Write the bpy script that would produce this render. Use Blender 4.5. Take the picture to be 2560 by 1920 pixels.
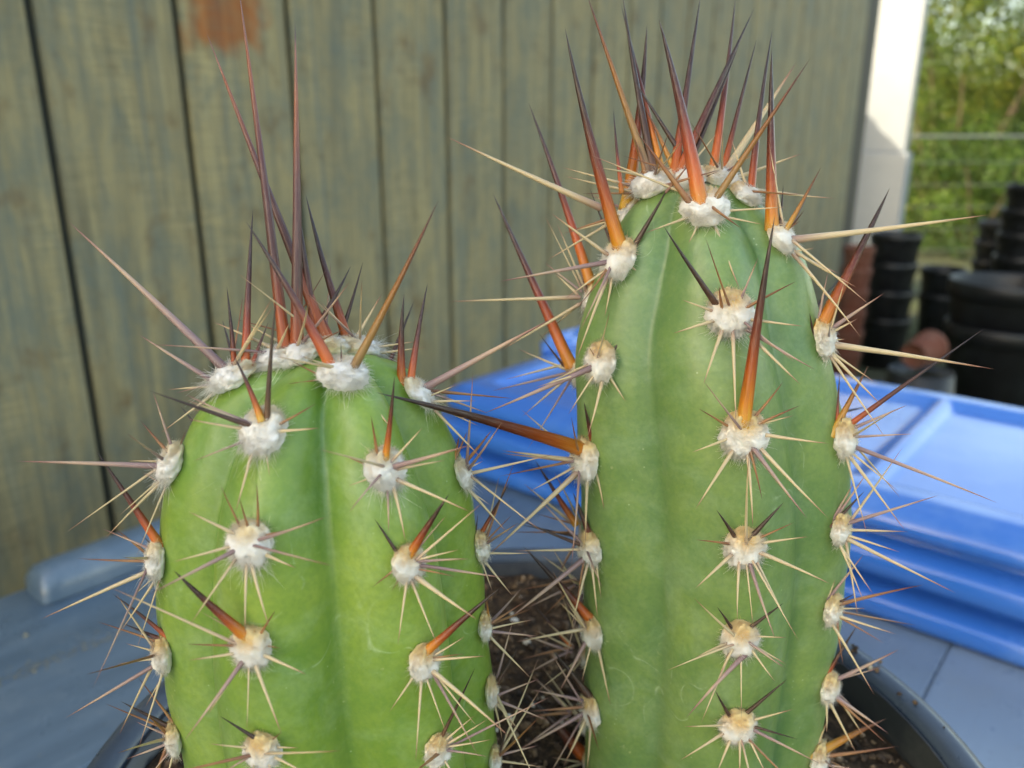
import bpy, bmesh, math, random
from mathutils import Vector, Matrix, noise
from mathutils.bvhtree import BVHTree
R = math.radians
for o in list(bpy.data.objects):
    bpy.data.objects.remove(o)
scene = bpy.context.scene
COL = scene.collection
rng = random.Random(7)

# ------------------------------------------------------------------ camera
CAMZ = 1.14
PITCH = R(17.0)
LENS = 28.0
cam_d = bpy.data.cameras.new('camera')
cam_d.lens = LENS
cam_d.sensor_width = 36
cam_d.clip_start = 0.01
cam_d.clip_end = 2000
cam_d.dof.use_dof = True
cam_d.dof.focus_distance = 0.205
cam_d.dof.aperture_fstop = 12.5
cam = bpy.data.objects.new('camera', cam_d)
COL.objects.link(cam)
cam.location = (0, 0, CAMZ)
cam.rotation_euler = (R(90) - PITCH, 0, 0)
scene.camera = cam

# ------------------------------------------------------------------ light
SUN_EL, SUN_AZ = R(26), math.atan2(-0.9, -0.43)      # towards the sun: left and a little behind the camera
to_sun = Vector((math.sin(SUN_AZ) * math.cos(SUN_EL), math.cos(SUN_AZ) * math.cos(SUN_EL), math.sin(SUN_EL)))
world = bpy.data.worlds.new('World')
scene.world = world
world.use_nodes = True
wn = world.node_tree.nodes
wl = world.node_tree.links
sky = wn.new('ShaderNodeTexSky')
sky.sky_type = 'NISHITA'
sky.sun_disc = False
sky.sun_elevation = SUN_EL
sky.sun_rotation = SUN_AZ % (2 * math.pi)
sky.air_density = 1.0
sky.dust_density = 1.6
sky.ozone_density = 0.6
wl.new(sky.outputs[0], wn['Background'].inputs[0])
wn['Background'].inputs[1].default_value = 0.15
sun_d = bpy.data.lights.new('sun', 'SUN')
sun_d.energy = 2.0
sun_d.angle = R(0.5)
sun_d.color = (1.0, 0.93, 0.82)
sun = bpy.data.objects.new('sun', sun_d)
COL.objects.link(sun)
sun.rotation_euler = to_sun.to_track_quat('Z', 'Y').to_euler()
sun.location = (-3, -2, 5)

vs = scene.view_settings
vs.view_transform = 'Standard'
vs.look = 'None'
vs.gamma = 1.0
vs.use_curve_mapping = False
vs.exposure = 2.16
vs.use_white_balance = True
vs.white_balance_temperature = 8200
vs.white_balance_tint = 8
scene.cycles.use_denoising = True
scene.cycles.max_bounces = 8

# ------------------------------------------------------------------ picture geometry (pixels of the 2560 x 1920 photograph)
F = LENS / 36.0 * 2560
CAM = Vector((0, 0, CAMZ))
FWD = Vector((0, math.cos(PITCH), -math.sin(PITCH)))
UPV = Vector((0, math.sin(PITCH), math.cos(PITCH)))
RIGHT = Vector((1, 0, 0))
D2S = 2560 / 2212.0                                   # display pixels -> photograph pixels
QK = 1280 / 2212.0
QOFF = {1: (0, 0), 2: (1280, 0), 3: (0, 960), 4: (1280, 960)}

def ray(px, py):
    return RIGHT * ((px - 1280) / F) + FWD - UPV * ((py - 960) / F)
def at_depth(px, py, z):
    return CAM + ray(px, py) * z
def depth_of(p):
    return (p - CAM).dot(FWD)
def proj(p):
    d = p - CAM
    z = d.dot(FWD)
    return 1280 + F * d.dot(RIGHT) / z, 960 - F * d.dot(UPV) / z
def quad(q, x, y):
    o = QOFF[q]
    return o[0] + x * QK, o[1] + y * QK
def at_Y(px, py, Y):
    d = ray(px, py)
    return CAM + d * (Y / d.y)

# ------------------------------------------------------------------ helpers
def lin(c):
    c = c / 255.0
    return c / 12.92 if c <= 0.04045 else ((c + 0.055) / 1.055) ** 2.4
def rgb(r, g, b):
    return (lin(r), lin(g), lin(b), 1.0)

def tag(o, label=None, cat=None, group=None, kind=None):
    if label: o['label'] = label
    if cat: o['category'] = cat
    if group: o['group'] = group
    if kind: o['kind'] = kind
    return o

def link(name, data, parent=None, world_m=None, parent_m=None):
    o = bpy.data.objects.new(name, data)
    COL.objects.link(o)
    if world_m is not None:
        o.matrix_basis = world_m
    if parent is not None:
        o.parent = parent
        if parent_m is not None:
            o.matrix_parent_inverse = parent_m.inverted()
    return o

def empty(name, loc, rz=0.0):
    o = bpy.data.objects.new(name, None)
    o.empty_display_size = 0.05
    COL.objects.link(o)
    o.matrix_basis = Matrix.Translation(loc) @ Matrix.Rotation(rz, 4, 'Z')
    return o, o.matrix_basis.copy()

def mesh(name, verts, faces, mat=None, smooth=False):
    m = bpy.data.meshes.new(name)
    m.from_pydata(verts, [], faces)
    m.validate()
    if mat: m.materials.append(mat)
    if smooth:
        m.polygons.foreach_set('use_smooth', [True] * len(m.polygons))
    m.update()
    return m

def bm_mesh(name, bm, mat=None, smooth=False):
    m = bpy.data.meshes.new(name)
    bmesh.ops.recalc_face_normals(bm, faces=bm.faces)
    bm.to_mesh(m)
    bm.free()
    if mat: m.materials.append(mat)
    if smooth:
        m.polygons.foreach_set('use_smooth', [True] * len(m.polygons))
    return m

def box_mesh(name, x0, x1, y0, y1, z0, z1, mat, bevel=0.0, seg=2):
    bm = bmesh.new()
    bmesh.ops.create_cube(bm, size=1)
    for v in bm.verts:
        v.co = Vector((x0 + (v.co.x + .5) * (x1 - x0), y0 + (v.co.y + .5) * (y1 - y0), z0 + (v.co.z + .5) * (z1 - z0)))
    if bevel:
        bmesh.ops.bevel(bm, geom=list(bm.edges), offset=bevel, segments=seg, affect='EDGES', profile=0.5)
    return bm_mesh(name, bm, mat, False)

def lathe_mesh(name, prof, mat, n=48, smooth=True):
    vs_, fs = [], []
    for r, z in prof:
        for i in range(n):
            a = 2 * math.pi * i / n
            vs_.append((r * math.cos(a), r * math.sin(a), z))
    for j in range(len(prof) - 1):
        for i in range(n):
            k = (i + 1) % n
            fs.append((j * n + i, j * n + k, (j + 1) * n + k, (j + 1) * n + i))
    return mesh(name, vs_, fs, mat, smooth)

# ------------------------------------------------------------------ materials
def newmat(name):
    m = bpy.data.materials.new(name)
    m.use_nodes = True
    return m, m.node_tree.nodes, m.node_tree.links, m.node_tree.nodes['Principled BSDF']

class NT:
    """small node helper"""
    def __init__(self, name):
        self.m, self.n, self.l, self.b = newmat(name)
    def node(self, t, **kw):
        nd = self.n.new(t)
        for k, v in kw.items():
            setattr(nd, k, v)
        return nd
    def put(self, sock, val):
        if hasattr(val, 'is_output'):
            self.l.new(val, sock)
        elif val is not None:
            sock.default_value = val
    def coord(self, kind='Object', scale=(1, 1, 1), loc=None):
        t = self.node('ShaderNodeTexCoord')
        mp = self.node('ShaderNodeMapping')
        self.l.new(t.outputs[kind], mp.inputs[0])
        mp.inputs['Scale'].default_value = scale
        if loc is not None:
            self.put(mp.inputs['Location'], loc)
        return mp.outputs[0]
    def noise(self, vec, scale, detail=4, rough=0.55, dist=0.0):
        t = self.node('ShaderNodeTexNoise')
        if vec is not None: self.l.new(vec, t.inputs['Vector'])
        t.inputs['Scale'].default_value = scale
        t.inputs['Detail'].default_value = detail
        t.inputs['Roughness'].default_value = rough
        t.inputs['Distortion'].default_value = dist
        return t.outputs['Fac']
    def ramp(self, fac, stops, interp='LINEAR'):
        r = self.node('ShaderNodeValToRGB')
        r.color_ramp.interpolation = interp
        e = r.color_ramp.elements
        while len(e) < len(stops): e.new(0.5)
        for el, (p, c) in zip(e, stops):
            el.position = p
            el.color = c if len(c) == 4 else (*c, 1)
        self.l.new(fac, r.inputs[0])
        return r.outputs[0]
    def mix(self, fac, a, b, mode='MIX'):
        x = self.node('ShaderNodeMix', data_type='RGBA', blend_type=mode)
        self.put(x.inputs[0], fac); self.put(x.inputs[6], a); self.put(x.inputs[7], b)
        return x.outputs[2]
    def math(self, op, a, b=None, clamp=False):
        x = self.node('ShaderNodeMath', operation=op, use_clamp=clamp)
        self.put(x.inputs[0], a)
        if b is not None: self.put(x.inputs[1], b)
        return x.outputs[0]
    def attr(self, name, out='Fac'):
        a = self.node('ShaderNodeAttribute', attribute_name=name)
        return a.outputs[out]
    def bump(self, h, strength=0.3, dist=0.001):
        b = self.node('ShaderNodeBump')
        b.inputs['Strength'].default_value = strength
        b.inputs['Distance'].default_value = dist
        self.l.new(h, b.inputs['Height'])
        self.l.new(b.outputs[0], self.b.inputs['Normal'])
    def rand(self):
        return self.node('ShaderNodeObjectInfo').outputs['Random']
    def set(self, color=None, rough=None, **kw):
        if color is not None: self.put(self.b.inputs['Base Color'], color)
        if rough is not None: self.put(self.b.inputs['Roughness'], rough)
        for k, v in kw.items():
            self.put(self.b.inputs[k.replace('_', ' ')], v)
        return self.m
BLK, WHT = (0, 0, 0, 1), (1, 1, 1, 1)

def plastic(name, col, rough=0.4, var=0.25, scale=30, bump=0.0, coat=0.0, dust=None):
    t = NT(name)
    v = t.coord('Object')
    n = t.noise(v, scale, 5)
    c2 = tuple(x * (1 - var) for x in col[:3]) + (1,)
    c = t.mix(n, c2, col)
    if dust:
        d = t.ramp(t.noise(v, scale * .35, 6, .7), [(0.5, BLK), (0.72, WHT)])
        c = t.mix(t.math('MULTIPLY', d, 0.45), c, dust)
    r = t.math('ADD', t.math('MULTIPLY', t.noise(v, scale * 2.3, 4), 0.25), rough - 0.12)
    if bump: t.bump(t.noise(v, scale * 8, 3), bump, 0.0006)
    return t.set(c, r, Coat_Weight=coat)

def make_wood(name, rust=False):
    t = NT(name)
    rn = t.rand()
    off = t.node('ShaderNodeCombineXYZ')
    t.put(off.inputs[0], t.math('MULTIPLY', rn, 37.0)); t.put(off.inputs[2], t.math('MULTIPLY', rn, 19.0))
    def cv(sc):
        tc = t.node('ShaderNodeTexCoord'); ad = t.node('ShaderNodeVectorMath', operation='ADD')
        t.l.new(tc.outputs['Object'], ad.inputs[0]); t.l.new(off.outputs[0], ad.inputs[1])
        mp = t.node('ShaderNodeMapping'); t.l.new(ad.outputs[0], mp.inputs[0]); mp.inputs['Scale'].default_value = sc
        return mp.outputs[0]
    grain = t.noise(cv((26, 26, 1.2)), 2.0, 6, .65, .35)
    fine = t.noise(cv((160, 160, 5)), 2.0, 4, .6)
    blot = t.noise(cv((9, 9, 5)), 1.5, 8, .78, .4)
    blot2 = t.noise(cv((9, 9, 7)), 1.6, 5, .65)
    saw = t.math('ADD', .5, t.math('MULTIPLY', t.math('SUBTRACT', t.noise(cv((6, 6, 150)), 2.0, 4, .7, .6), .5), t.ramp(t.noise(cv((6, 6, 3)), 1.5, 3), [(0.42, BLK), (0.62, WHT)])))
    c = t.ramp(grain, [(0.25, rgb(106, 98, 76)), (0.45, rgb(148, 134, 98)), (0.6, rgb(168, 151, 108)), (0.8, rgb(186, 168, 120))])
    bl = t.ramp(blot, [(0.44, BLK), (0.62, WHT)])
    c = t.mix(t.math('MULTIPLY', bl, 0.6), c, rgb(92, 108, 104))
    gs = t.ramp(t.noise(cv((38, 38, .8)), 1.5, 5, .6, .2), [(0.52, BLK), (0.68, WHT)])
    c = t.mix(t.math('MULTIPLY', gs, 0.55), c, rgb(92, 106, 104))
    br = t.ramp(blot2, [(0.57, BLK), (0.70, WHT)])
    c = t.mix(t.math('MULTIPLY', br, 0.7), c, rgb(116, 86, 50))
    c = t.mix(t.math('MULTIPLY', t.ramp(fine, [(0.35, WHT), (0.55, BLK)]), 0.28), c, rgb(70, 70, 58))
    c = t.mix(t.math('MULTIPLY', t.ramp(saw, [(0.42, WHT), (0.6, BLK)]), 0.4), c, rgb(88, 84, 64))
    st2 = t.ramp(t.noise(cv((11, 11, 4.5)), 1.5, 7, .75, 1.2), [(0.58, BLK), (0.70, WHT)])
    c = t.mix(t.math('MULTIPLY', st2, 0.55), c, rgb(84, 66, 42))
    dk = t.ramp(t.noise(cv((70, 70, 9)), 1.5, 5, .7, .8), [(0.62, BLK), (0.72, WHT)])
    c = t.mix(t.math('MULTIPLY', dk, 0.5), c, rgb(62, 70, 68))
    c = t.mix(t.math('MULTIPLY', rn, .22), c, rgb(92, 98, 88))
    kn = t.node('ShaderNodeTexVoronoi', feature='F1'); kn.inputs['Scale'].default_value = 1.0
    t.l.new(cv((7, 7, 4.2)), kn.inputs['Vector'])
    kk = t.ramp(kn.outputs['Distance'], [(0.05, WHT), (0.13, BLK)])
    c = t.mix(t.math('MULTIPLY', kk, 0.6), c, rgb(72, 58, 40))
    if rust:
        tc = t.node('ShaderNodeTexCoord'); sp = t.node('ShaderNodeSeparateXYZ'); t.l.new(tc.outputs['Object'], sp.inputs[0])
        wob = t.math('MULTIPLY', t.math('SUBTRACT', t.noise(tc.outputs['Object'], 22, 5), .5), .09)
        mx = t.math('SUBTRACT', 0.074, t.math('ABSOLUTE', t.math('SUBTRACT', t.math('ADD', sp.outputs[0], wob), RUST[0])))
        mz = t.math('SUBTRACT', t.math('ADD', sp.outputs[2], wob), RUST[1])
        k = t.math('MULTIPLY', t.math('MULTIPLY', mx, 40, True), t.math('MULTIPLY', mz, 40, True), True)
        c = t.mix(t.math('MULTIPLY', t.math('MULTIPLY', k, t.ramp(t.math('ADD', t.math('MULTIPLY', saw, .6), t.math('MULTIPLY', blot2, .5)), [(0.4, (.55, .55, .55, 1)), (0.6, WHT)])), 0.9), c, t.ramp(grain, [(0.3, rgb(112, 58, 24)), (0.7, rgb(160, 92, 42))]))
    h = t.math('ADD', t.math('ADD', grain, t.math('MULTIPLY', fine, .5)), t.math('MULTIPLY', saw, .6))
    t.bump(h, 0.5, 0.0015)
    return t.set(c, 0.75, Specular_IOR_Level=0.3)

def make_stem(name, base, crest, valley, bloom):
    t = NT(name)
    v = t.coord('Object')
    rib = t.attr('valley')
    hgt = t.attr('height')
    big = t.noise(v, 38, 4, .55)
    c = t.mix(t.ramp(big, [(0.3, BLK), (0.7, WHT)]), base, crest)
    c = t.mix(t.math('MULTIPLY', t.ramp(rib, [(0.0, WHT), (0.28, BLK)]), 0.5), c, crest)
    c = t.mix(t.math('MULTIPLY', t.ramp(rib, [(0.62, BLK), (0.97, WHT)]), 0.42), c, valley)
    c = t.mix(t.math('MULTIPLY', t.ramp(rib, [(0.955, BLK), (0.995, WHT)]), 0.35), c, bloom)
    # thin waxy bloom, blotchy
    bl = t.ramp(t.noise(v, 75, 6, .7, .6), [(0.46, BLK), (0.72, WHT)])
    c = t.mix(t.math('MULTIPLY', bl, 0.24), c, bloom)
    # dried water marks: thin wandering outlines
    mk = t.noise(v, 40, 1.5, .45, .2)
    line = t.math('SUBTRACT', 1.0, t.math('MULTIPLY', t.math('ABSOLUTE', t.math('SUBTRACT', mk, .52)), 170.0), True)
    where = t.ramp(t.noise(v, 24, 2, .5), [(0.50, BLK), (0.60, WHT)])
    brk = t.ramp(t.noise(v, 260, 3, .6), [(0.42, BLK), (0.6, WHT)])
    c = t.mix(t.math('MULTIPLY', t.math('MULTIPLY', t.math('MULTIPLY', line, where), brk), 0.28), c, rgb(205, 220, 190))
    # specks
    spk = t.node('ShaderNodeTexVoronoi'); spk.inputs['Scale'].default_value = 420
    t.l.new(v, spk.inputs['Vector'])
    sp = t.ramp(spk.outputs['Distance'], [(0.06, WHT), (0.13, BLK)])
    spm = t.ramp(t.noise(v, 90, 3, .6), [(0.56, BLK), (0.66, WHT)])
    c = t.mix(t.math('MULTIPLY', t.math('MULTIPLY', sp, spm), 0.45), c, rgb(200, 215, 180))
    c = t.mix(t.math('MULTIPLY', t.ramp(t.noise(v, 700, 3, .6), [(0.35, WHT), (0.6, BLK)]), 0.24), c, valley)
    c = t.mix(t.math('MULTIPLY', t.ramp(t.noise(v, 150, 5, .7, .3), [(0.5, BLK), (0.7, WHT)]), 0.10), c, rgb(176, 190, 128))
    sc2 = t.math('MULTIPLY', t.ramp(t.noise(v, 330, 4, .7), [(0.66, BLK), (0.72, WHT)]), t.ramp(t.noise(v, 45, 3, .6), [(0.52, BLK), (0.62, WHT)]))
    c = t.mix(t.math('MULTIPLY', sc2, 0.45), c, rgb(186, 186, 140))
    rr = t.math('ADD', t.math('MULTIPLY', t.noise(v, 120, 4), .22), .29)
    t.bump(t.math('ADD', t.noise(v, 500, 3), t.math('MULTIPLY', t.noise(v, 60, 3), 2.0)), 0.12, 0.0008)
    return t.set(c, rr, Subsurface_Weight=0.12, Subsurface_Radius=(0.3, 0.9, 0.15), Subsurface_Scale=0.004, Specular_IOR_Level=0.5)

def make_wool(name, white, tan, amt):
    t = NT(name)
    v = t.coord('Object')
    k = t.attr('tan')
    n = t.noise(v, 3.0, 4, .7)
    f = t.math('MULTIPLY', t.ramp(t.math('ADD', k, t.math('MULTIPLY', t.math('SUBTRACT', n, .5), .5)), [(0.25, BLK), (0.75, WHT)]), amt)
    c = t.mix(f, white, tan)
    c = t.mix(t.ramp(t.noise(v, 9, 4, .7), [(0.3, (.2, .2, .2, 1)), (0.5, BLK)]), c, tan)
    t.bump(t.noise(v, 14, 5, .75), 0.6, 0.001)
    return t.set(c, 0.95, Subsurface_Weight=0.45, Subsurface_Radius=(1, .85, .7), Subsurface_Scale=0.002, Specular_IOR_Level=0.1)

SPINE_COL = {
    'R': [(0, (196, 126, 50)), (.13, (192, 96, 40)), (.3, (150, 66, 42)), (.48, (92, 48, 42)), (.72, (62, 42, 44)), (1, (42, 33, 38))],
    'A': [(0, (196, 152, 52)), (.11, (190, 114, 24)), (.28, (150, 66, 14)), (.46, (98, 32, 10)), (.66, (50, 20, 14)), (1, (32, 22, 26))],
    'E': [(0, (190, 104, 30)), (.14, (160, 70, 20)), (.32, (84, 36, 22)), (.6, (48, 30, 30)), (1, (34, 27, 33))],
    'D': [(0, (96, 64, 42)), (.25, (64, 40, 30)), (.7, (42, 27, 24)), (1, (32, 22, 22))],
    'B': [(0, (120, 84, 66)), (.4, (150, 106, 66)), (.75, (116, 68, 42)), (1, (66, 38, 30))],
    'C': [(0, (146, 118, 106)), (.2, (190, 172, 138)), (.7, (194, 172, 132)), (.88, (150, 108, 84)), (1, (110, 68, 56))],
    'M': [(0, (112, 90, 92)), (.3, (146, 120, 116)), (.65, (176, 148, 124)), (.88, (136, 92, 82)), (1, (94, 60, 58))],
    'O': [(0, (190, 152, 62)), (.4, (160, 106, 38)), (.75, (104, 58, 26)), (1, (52, 34, 28))],
    'P': [(0, (84, 66, 68)), (.22, (142, 110, 66)), (.55, (136, 88, 36)), (.82, (98, 46, 26)), (1, (58, 38, 38))],
    'V': [(0, (180, 92, 36)), (.10, (146, 68, 32)), (.26, (74, 44, 40)), (.55, (88, 54, 54)), (.8, (138, 82, 58)), (.93, (122, 84, 76)), (1, (66, 54, 66))],
}
def make_spine_mat(key):
    t = NT('spine ' + key)
    a = t.attr('along')
    v = t.coord('Object')
    jit = t.math('MULTIPLY', t.math('SUBTRACT', t.rand(), .5), .09)
    f = t.math('ADD', t.math('ADD', a, jit), t.math('MULTIPLY', t.math('SUBTRACT', t.noise(v, 6.0, 4, .7), .5), .22), True)
    c = t.ramp(f, [(p, rgb(*x)) for p, x in SPINE_COL[key]])
    c = t.mix(t.math('MULTIPLY', t.ramp(t.noise(v, 11, 4, .7), [(0.5, BLK), (0.7, WHT)]), 0.22), c, rgb(190, 170, 150))
    t.bump(t.noise(v, 7, 4), 0.2, 0.0004)
    return t.set(c, 0.38, Subsurface_Weight=0.12, Subsurface_Radius=(1, .4, .2), Subsurface_Scale=0.001, Specular_IOR_Level=0.45)

def simple(name, col, rough=.7, **kw):
    return NT(name).set(col, rough, **kw)

# ------------------------------------------------------------------ setting: ground
gt = NT('ground')
gv = gt.coord('Object')
gc = gt.ramp(gt.noise(gv, 2.2, 8, .7), [(0.3, rgb(52, 50, 40)), (0.55, rgb(74, 84, 44)), (0.75, rgb(96, 108, 56))])
gc = gt.mix(gt.math('MULTIPLY', gt.noise(gv, 45, 6, .8), .5), gc, rgb(60, 54, 42))
gt.bump(gt.noise(gv, 30, 8, .8), .8, .03)
gt.set(gc, .95)
gn = 60
gvs, gfs = [], []
for i in range(gn + 1):
    for j in range(gn + 1):
        s = lambda q: (abs(2 * q / gn - 1) ** 2.2) * (1 if q > gn / 2 else -1) * 400
        x, y = s(i), s(j)
        d = math.hypot(x, y)
        gvs.append((x, y + 4, (noise.noise(Vector((x * .3, y * .3, 0))) - .0) * .03 * min(1, d / 8) - (.03 if d > 8 else 0)))
for i in range(gn):
    for j in range(gn):
        a = i * (gn + 1) + j
        gfs.append((a, a + gn + 1, a + gn + 2, a + 1))
tag(link('ground', mesh('ground', gvs, gfs, gt.m, True)), 'dark weedy bare ground behind the bench', 'ground', kind='structure')

# ------------------------------------------------------------------ grooved siding wall
WA = R(34.7)
WDIR = Vector((math.sin(WA), math.cos(WA), 0))
WN = Vector((math.cos(WA), -math.sin(WA), 0))
W0 = Vector((-0.607, 1.085, 0))
PITCHW = 0.203
WH = 2.44
NEND = 22
WSTART = -24
# the brown patch: photograph pixels on the plank between the second and third groove
def on_wall(dx, dy):
    d = ray(dx * D2S, dy * D2S)
    k = (W0 - CAM).dot(WN) / d.dot(WN)
    p = CAM + d * k
    return (p - W0).dot(WDIR), p.z
rs, rz_ = on_wall(480, 125)
RUST = (rs - 1.5 * PITCHW, rz_)
wood = make_wood('weathered wood')
wood_r = make_wood('weathered wood with brown patch', True)
wall, wall_m = empty('siding_wall', W0)
tag(wall, 'tall weathered wooden siding wall with dark vertical grooves', 'wall')
# local frame of the wall: x along, y = towards the yard side is -y... (rotate so that x follows WDIR)
wm = Matrix.Translation(W0) @ Matrix.Rotation(math.atan2(WDIR.y, WDIR.x), 4, 'Z')
plank_me = box_mesh('plank', -PITCHW / 2 + .0055, PITCHW / 2 - .0055, -.014, 0.0, 0.02, WH, wood, .003, 1)
plank_me_r = plank_me.copy(); plank_me_r.materials.clear(); plank_me_r.materials.append(wood_r)
for i in range(WSTART, NEND):
    m = wm @ Matrix.Translation(((i + .5) * PITCHW, rng.uniform(-.0008, .0008), 0))
    link('plank', plank_me_r if i == 1 else plank_me, wall, m, wall_m)
dark_groove = simple('groove backing', rgb(58, 62, 58), .9)
link('backing_sheet', box_mesh('backing_sheet', WSTART * PITCHW, NEND * PITCHW, .0005, .05, 0, WH, dark_groove), wall, wm, wall_m)
cap_me = box_mesh('cap', WSTART * PITCHW - .02, NEND * PITCHW + .29, -.04, .09, WH + .001, WH + .04, wood, .004, 1)
link('cap_board', cap_me, wall, wm, wall_m)
# dark end trim
trim_m = simple('dark trim', rgb(66, 60, 48), .8)
link('end_trim', box_mesh('end_trim', NEND * PITCHW + .001, NEND * PITCHW + .27, -.012, .055, 0, WH, trim_m, .003, 1), wall, wm, wall_m)

# white post beyond the end of the wall, and an added low panel, put there only to shade its foot
white_p = NT('white paint')
wpv = white_p.coord('Object')
white_p.set(white_p.mix(white_p.ramp(white_p.noise(wpv, 6, 6, .7), [(0.45, BLK), (0.75, (.35, .35, .35, 1))]), rgb(126, 134, 140), rgb(106, 114, 122)), .5)
post, post_m = empty('white_post', Vector((0, 0, 0)))
PA = Matrix.Translation(W0) @ Matrix.Rotation(math.atan2(WDIR.y, WDIR.x), 4, 'Z') @ Matrix.Translation((23 * PITCHW + 1.2, 0, 0))
post.matrix_basis = PA; post_m = PA.copy()
tag(post, 'white painted square post with a thicker foot at the end of the siding wall', 'post')
link('shaft', box_mesh('shaft', 0, .13, -.06, .23, 1.06, 2.7, white_p.m, .01, 2), post, PA, post_m)
link('foot', box_mesh('foot', -.03, .16, -.09, .31, 0, 1.06, white_p.m, .012, 2), post, PA, post_m)
link('cap', box_mesh('cap', -.03, .16, -.09, .26, 2.701, 2.74, white_p.m, .01, 2), post, PA, post_m)
lowf, lowf_m = empty('added_shade_panel', Vector((0, 0, 0)))
LM = PA @ Matrix.Translation((-.75, .62, 0))
lowf.matrix_basis = LM; lowf_m = LM.copy()
tag(lowf, 'added low board panel behind the siding wall that shades the white post', 'fence')
bd = box_mesh('board', -.06, .06, -.01, .01, .03, 1.70, wood, .003, 1)
for i in range(-4, 5):
    link('board', bd, lowf, LM @ Matrix.Translation((i * .124, 0, rng.uniform(-.01, .01))), lowf_m)
for z in (.4, 1.2):
    link('rail', box_mesh('rail', -.6, .6, .011, .05, z, z + .08, wood, .003, 1), lowf, LM, lowf_m)

# ------------------------------------------------------------------ painted plank bench
TZ = CAMZ - 0.40
TB = R(40)
bdir = Vector((math.sin(TB), math.cos(TB), 0))
TE = Vector((-0.469, 0.642, 0))
# local x = across (a), local y = along (b)
TM = Matrix.Translation(TE) @ Matrix(((math.cos(TB), math.sin(TB), 0, 0), (-math.sin(TB), math.cos(TB), 0, 0), (0, 0, 1, 0), (0, 0, 0, 1)))
tp = NT('grey blue paint')
pv = tp.coord('Object')
prn = tp.rand()
c = tp.mix(tp.ramp(tp.noise(tp.coord('Object', (10, 1.2, 10)), 5, 6, .65), [(0.3, BLK), (0.7, WHT)]), rgb(74, 94, 110), rgb(94, 114, 130))
c = tp.mix(tp.node('ShaderNodeObjectInfo').outputs['Alpha'], c, rgb(134, 150, 166))  # alpha mixes in a paler tone, painting the sky's reflection into the colour
c = tp.mix(tp.math('MULTIPLY', tp.ramp(tp.noise(pv, 16, 7, .75), [(0.52, BLK), (0.75, WHT)]), .4), c, rgb(138, 146, 150))
c = tp.mix(tp.math('MULTIPLY', tp.ramp(tp.noise(pv, 140, 4, .7), [(0.62, BLK), (0.72, WHT)]), .35), c, rgb(70, 72, 72))
tp.bump(tp.noise(tp.coord('Object', (60, 6, 60)), 3, 5, .6), .25, .0015)
tp.set(c, tp.math('ADD', tp.math('MULTIPLY', tp.noise(pv, 40, 4), .2), .20), Specular_IOR_Level=.7, Coat_Weight=.35, Coat_Roughness=.25)
bench, bench_m = empty('bench', TE)
tag(bench, 'grey blue painted plank bench under the black pot', 'bench')
PW = .137
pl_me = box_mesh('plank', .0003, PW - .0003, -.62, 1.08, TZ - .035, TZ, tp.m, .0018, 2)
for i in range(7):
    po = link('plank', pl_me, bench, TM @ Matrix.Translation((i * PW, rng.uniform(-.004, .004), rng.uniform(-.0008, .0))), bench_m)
    po.color = (1, 1, 1, (0, .12, .3, .5, .62, .85, .7)[i])  # paint differs plank to plank; paler right side stands in for sky reflection
def rail_mesh():
    vs_, fs = [], []
    n = 14
    rows = [(-0.002, .0), (0.0, .7), (0.006, .95), (.02, 1), (1.06, 1), (1.064, .9)]
    for b, k in rows:
        for i in range(n):
            a = math.pi * i / (n - 1)
            vs_.append((.026 - .024 * math.cos(a) * (.7 + .3 * k), b + .02, TZ + .0002 + .03 * max(math.sin(a), 0) ** .7 * k))
    for j in range(len(rows) - 1):
        for i in range(n - 1):
            fs.append((j * n + i, j * n + i + 1, (j + 1) * n + i + 1, (j + 1) * n + i))
    return mesh('edge_rail', vs_, fs, tp.m, True)
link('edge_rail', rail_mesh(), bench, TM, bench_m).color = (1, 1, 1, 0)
for (x, y) in ((.06, -.5), (.9, -.5), (.06, .98), (.9, .98)):
    link('leg', box_mesh('leg', x - .045, x + .045, y - .045, y + .045, 0, TZ - .0355, tp.m, .004, 1), bench, TM, bench_m)
for y in (-.44, .9):
    link('cross_beam', box_mesh('cross_beam', .1, .86, y, y + .04, TZ - .13, TZ - .0355, tp.m, .003, 1), bench, TM, bench_m)
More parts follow.
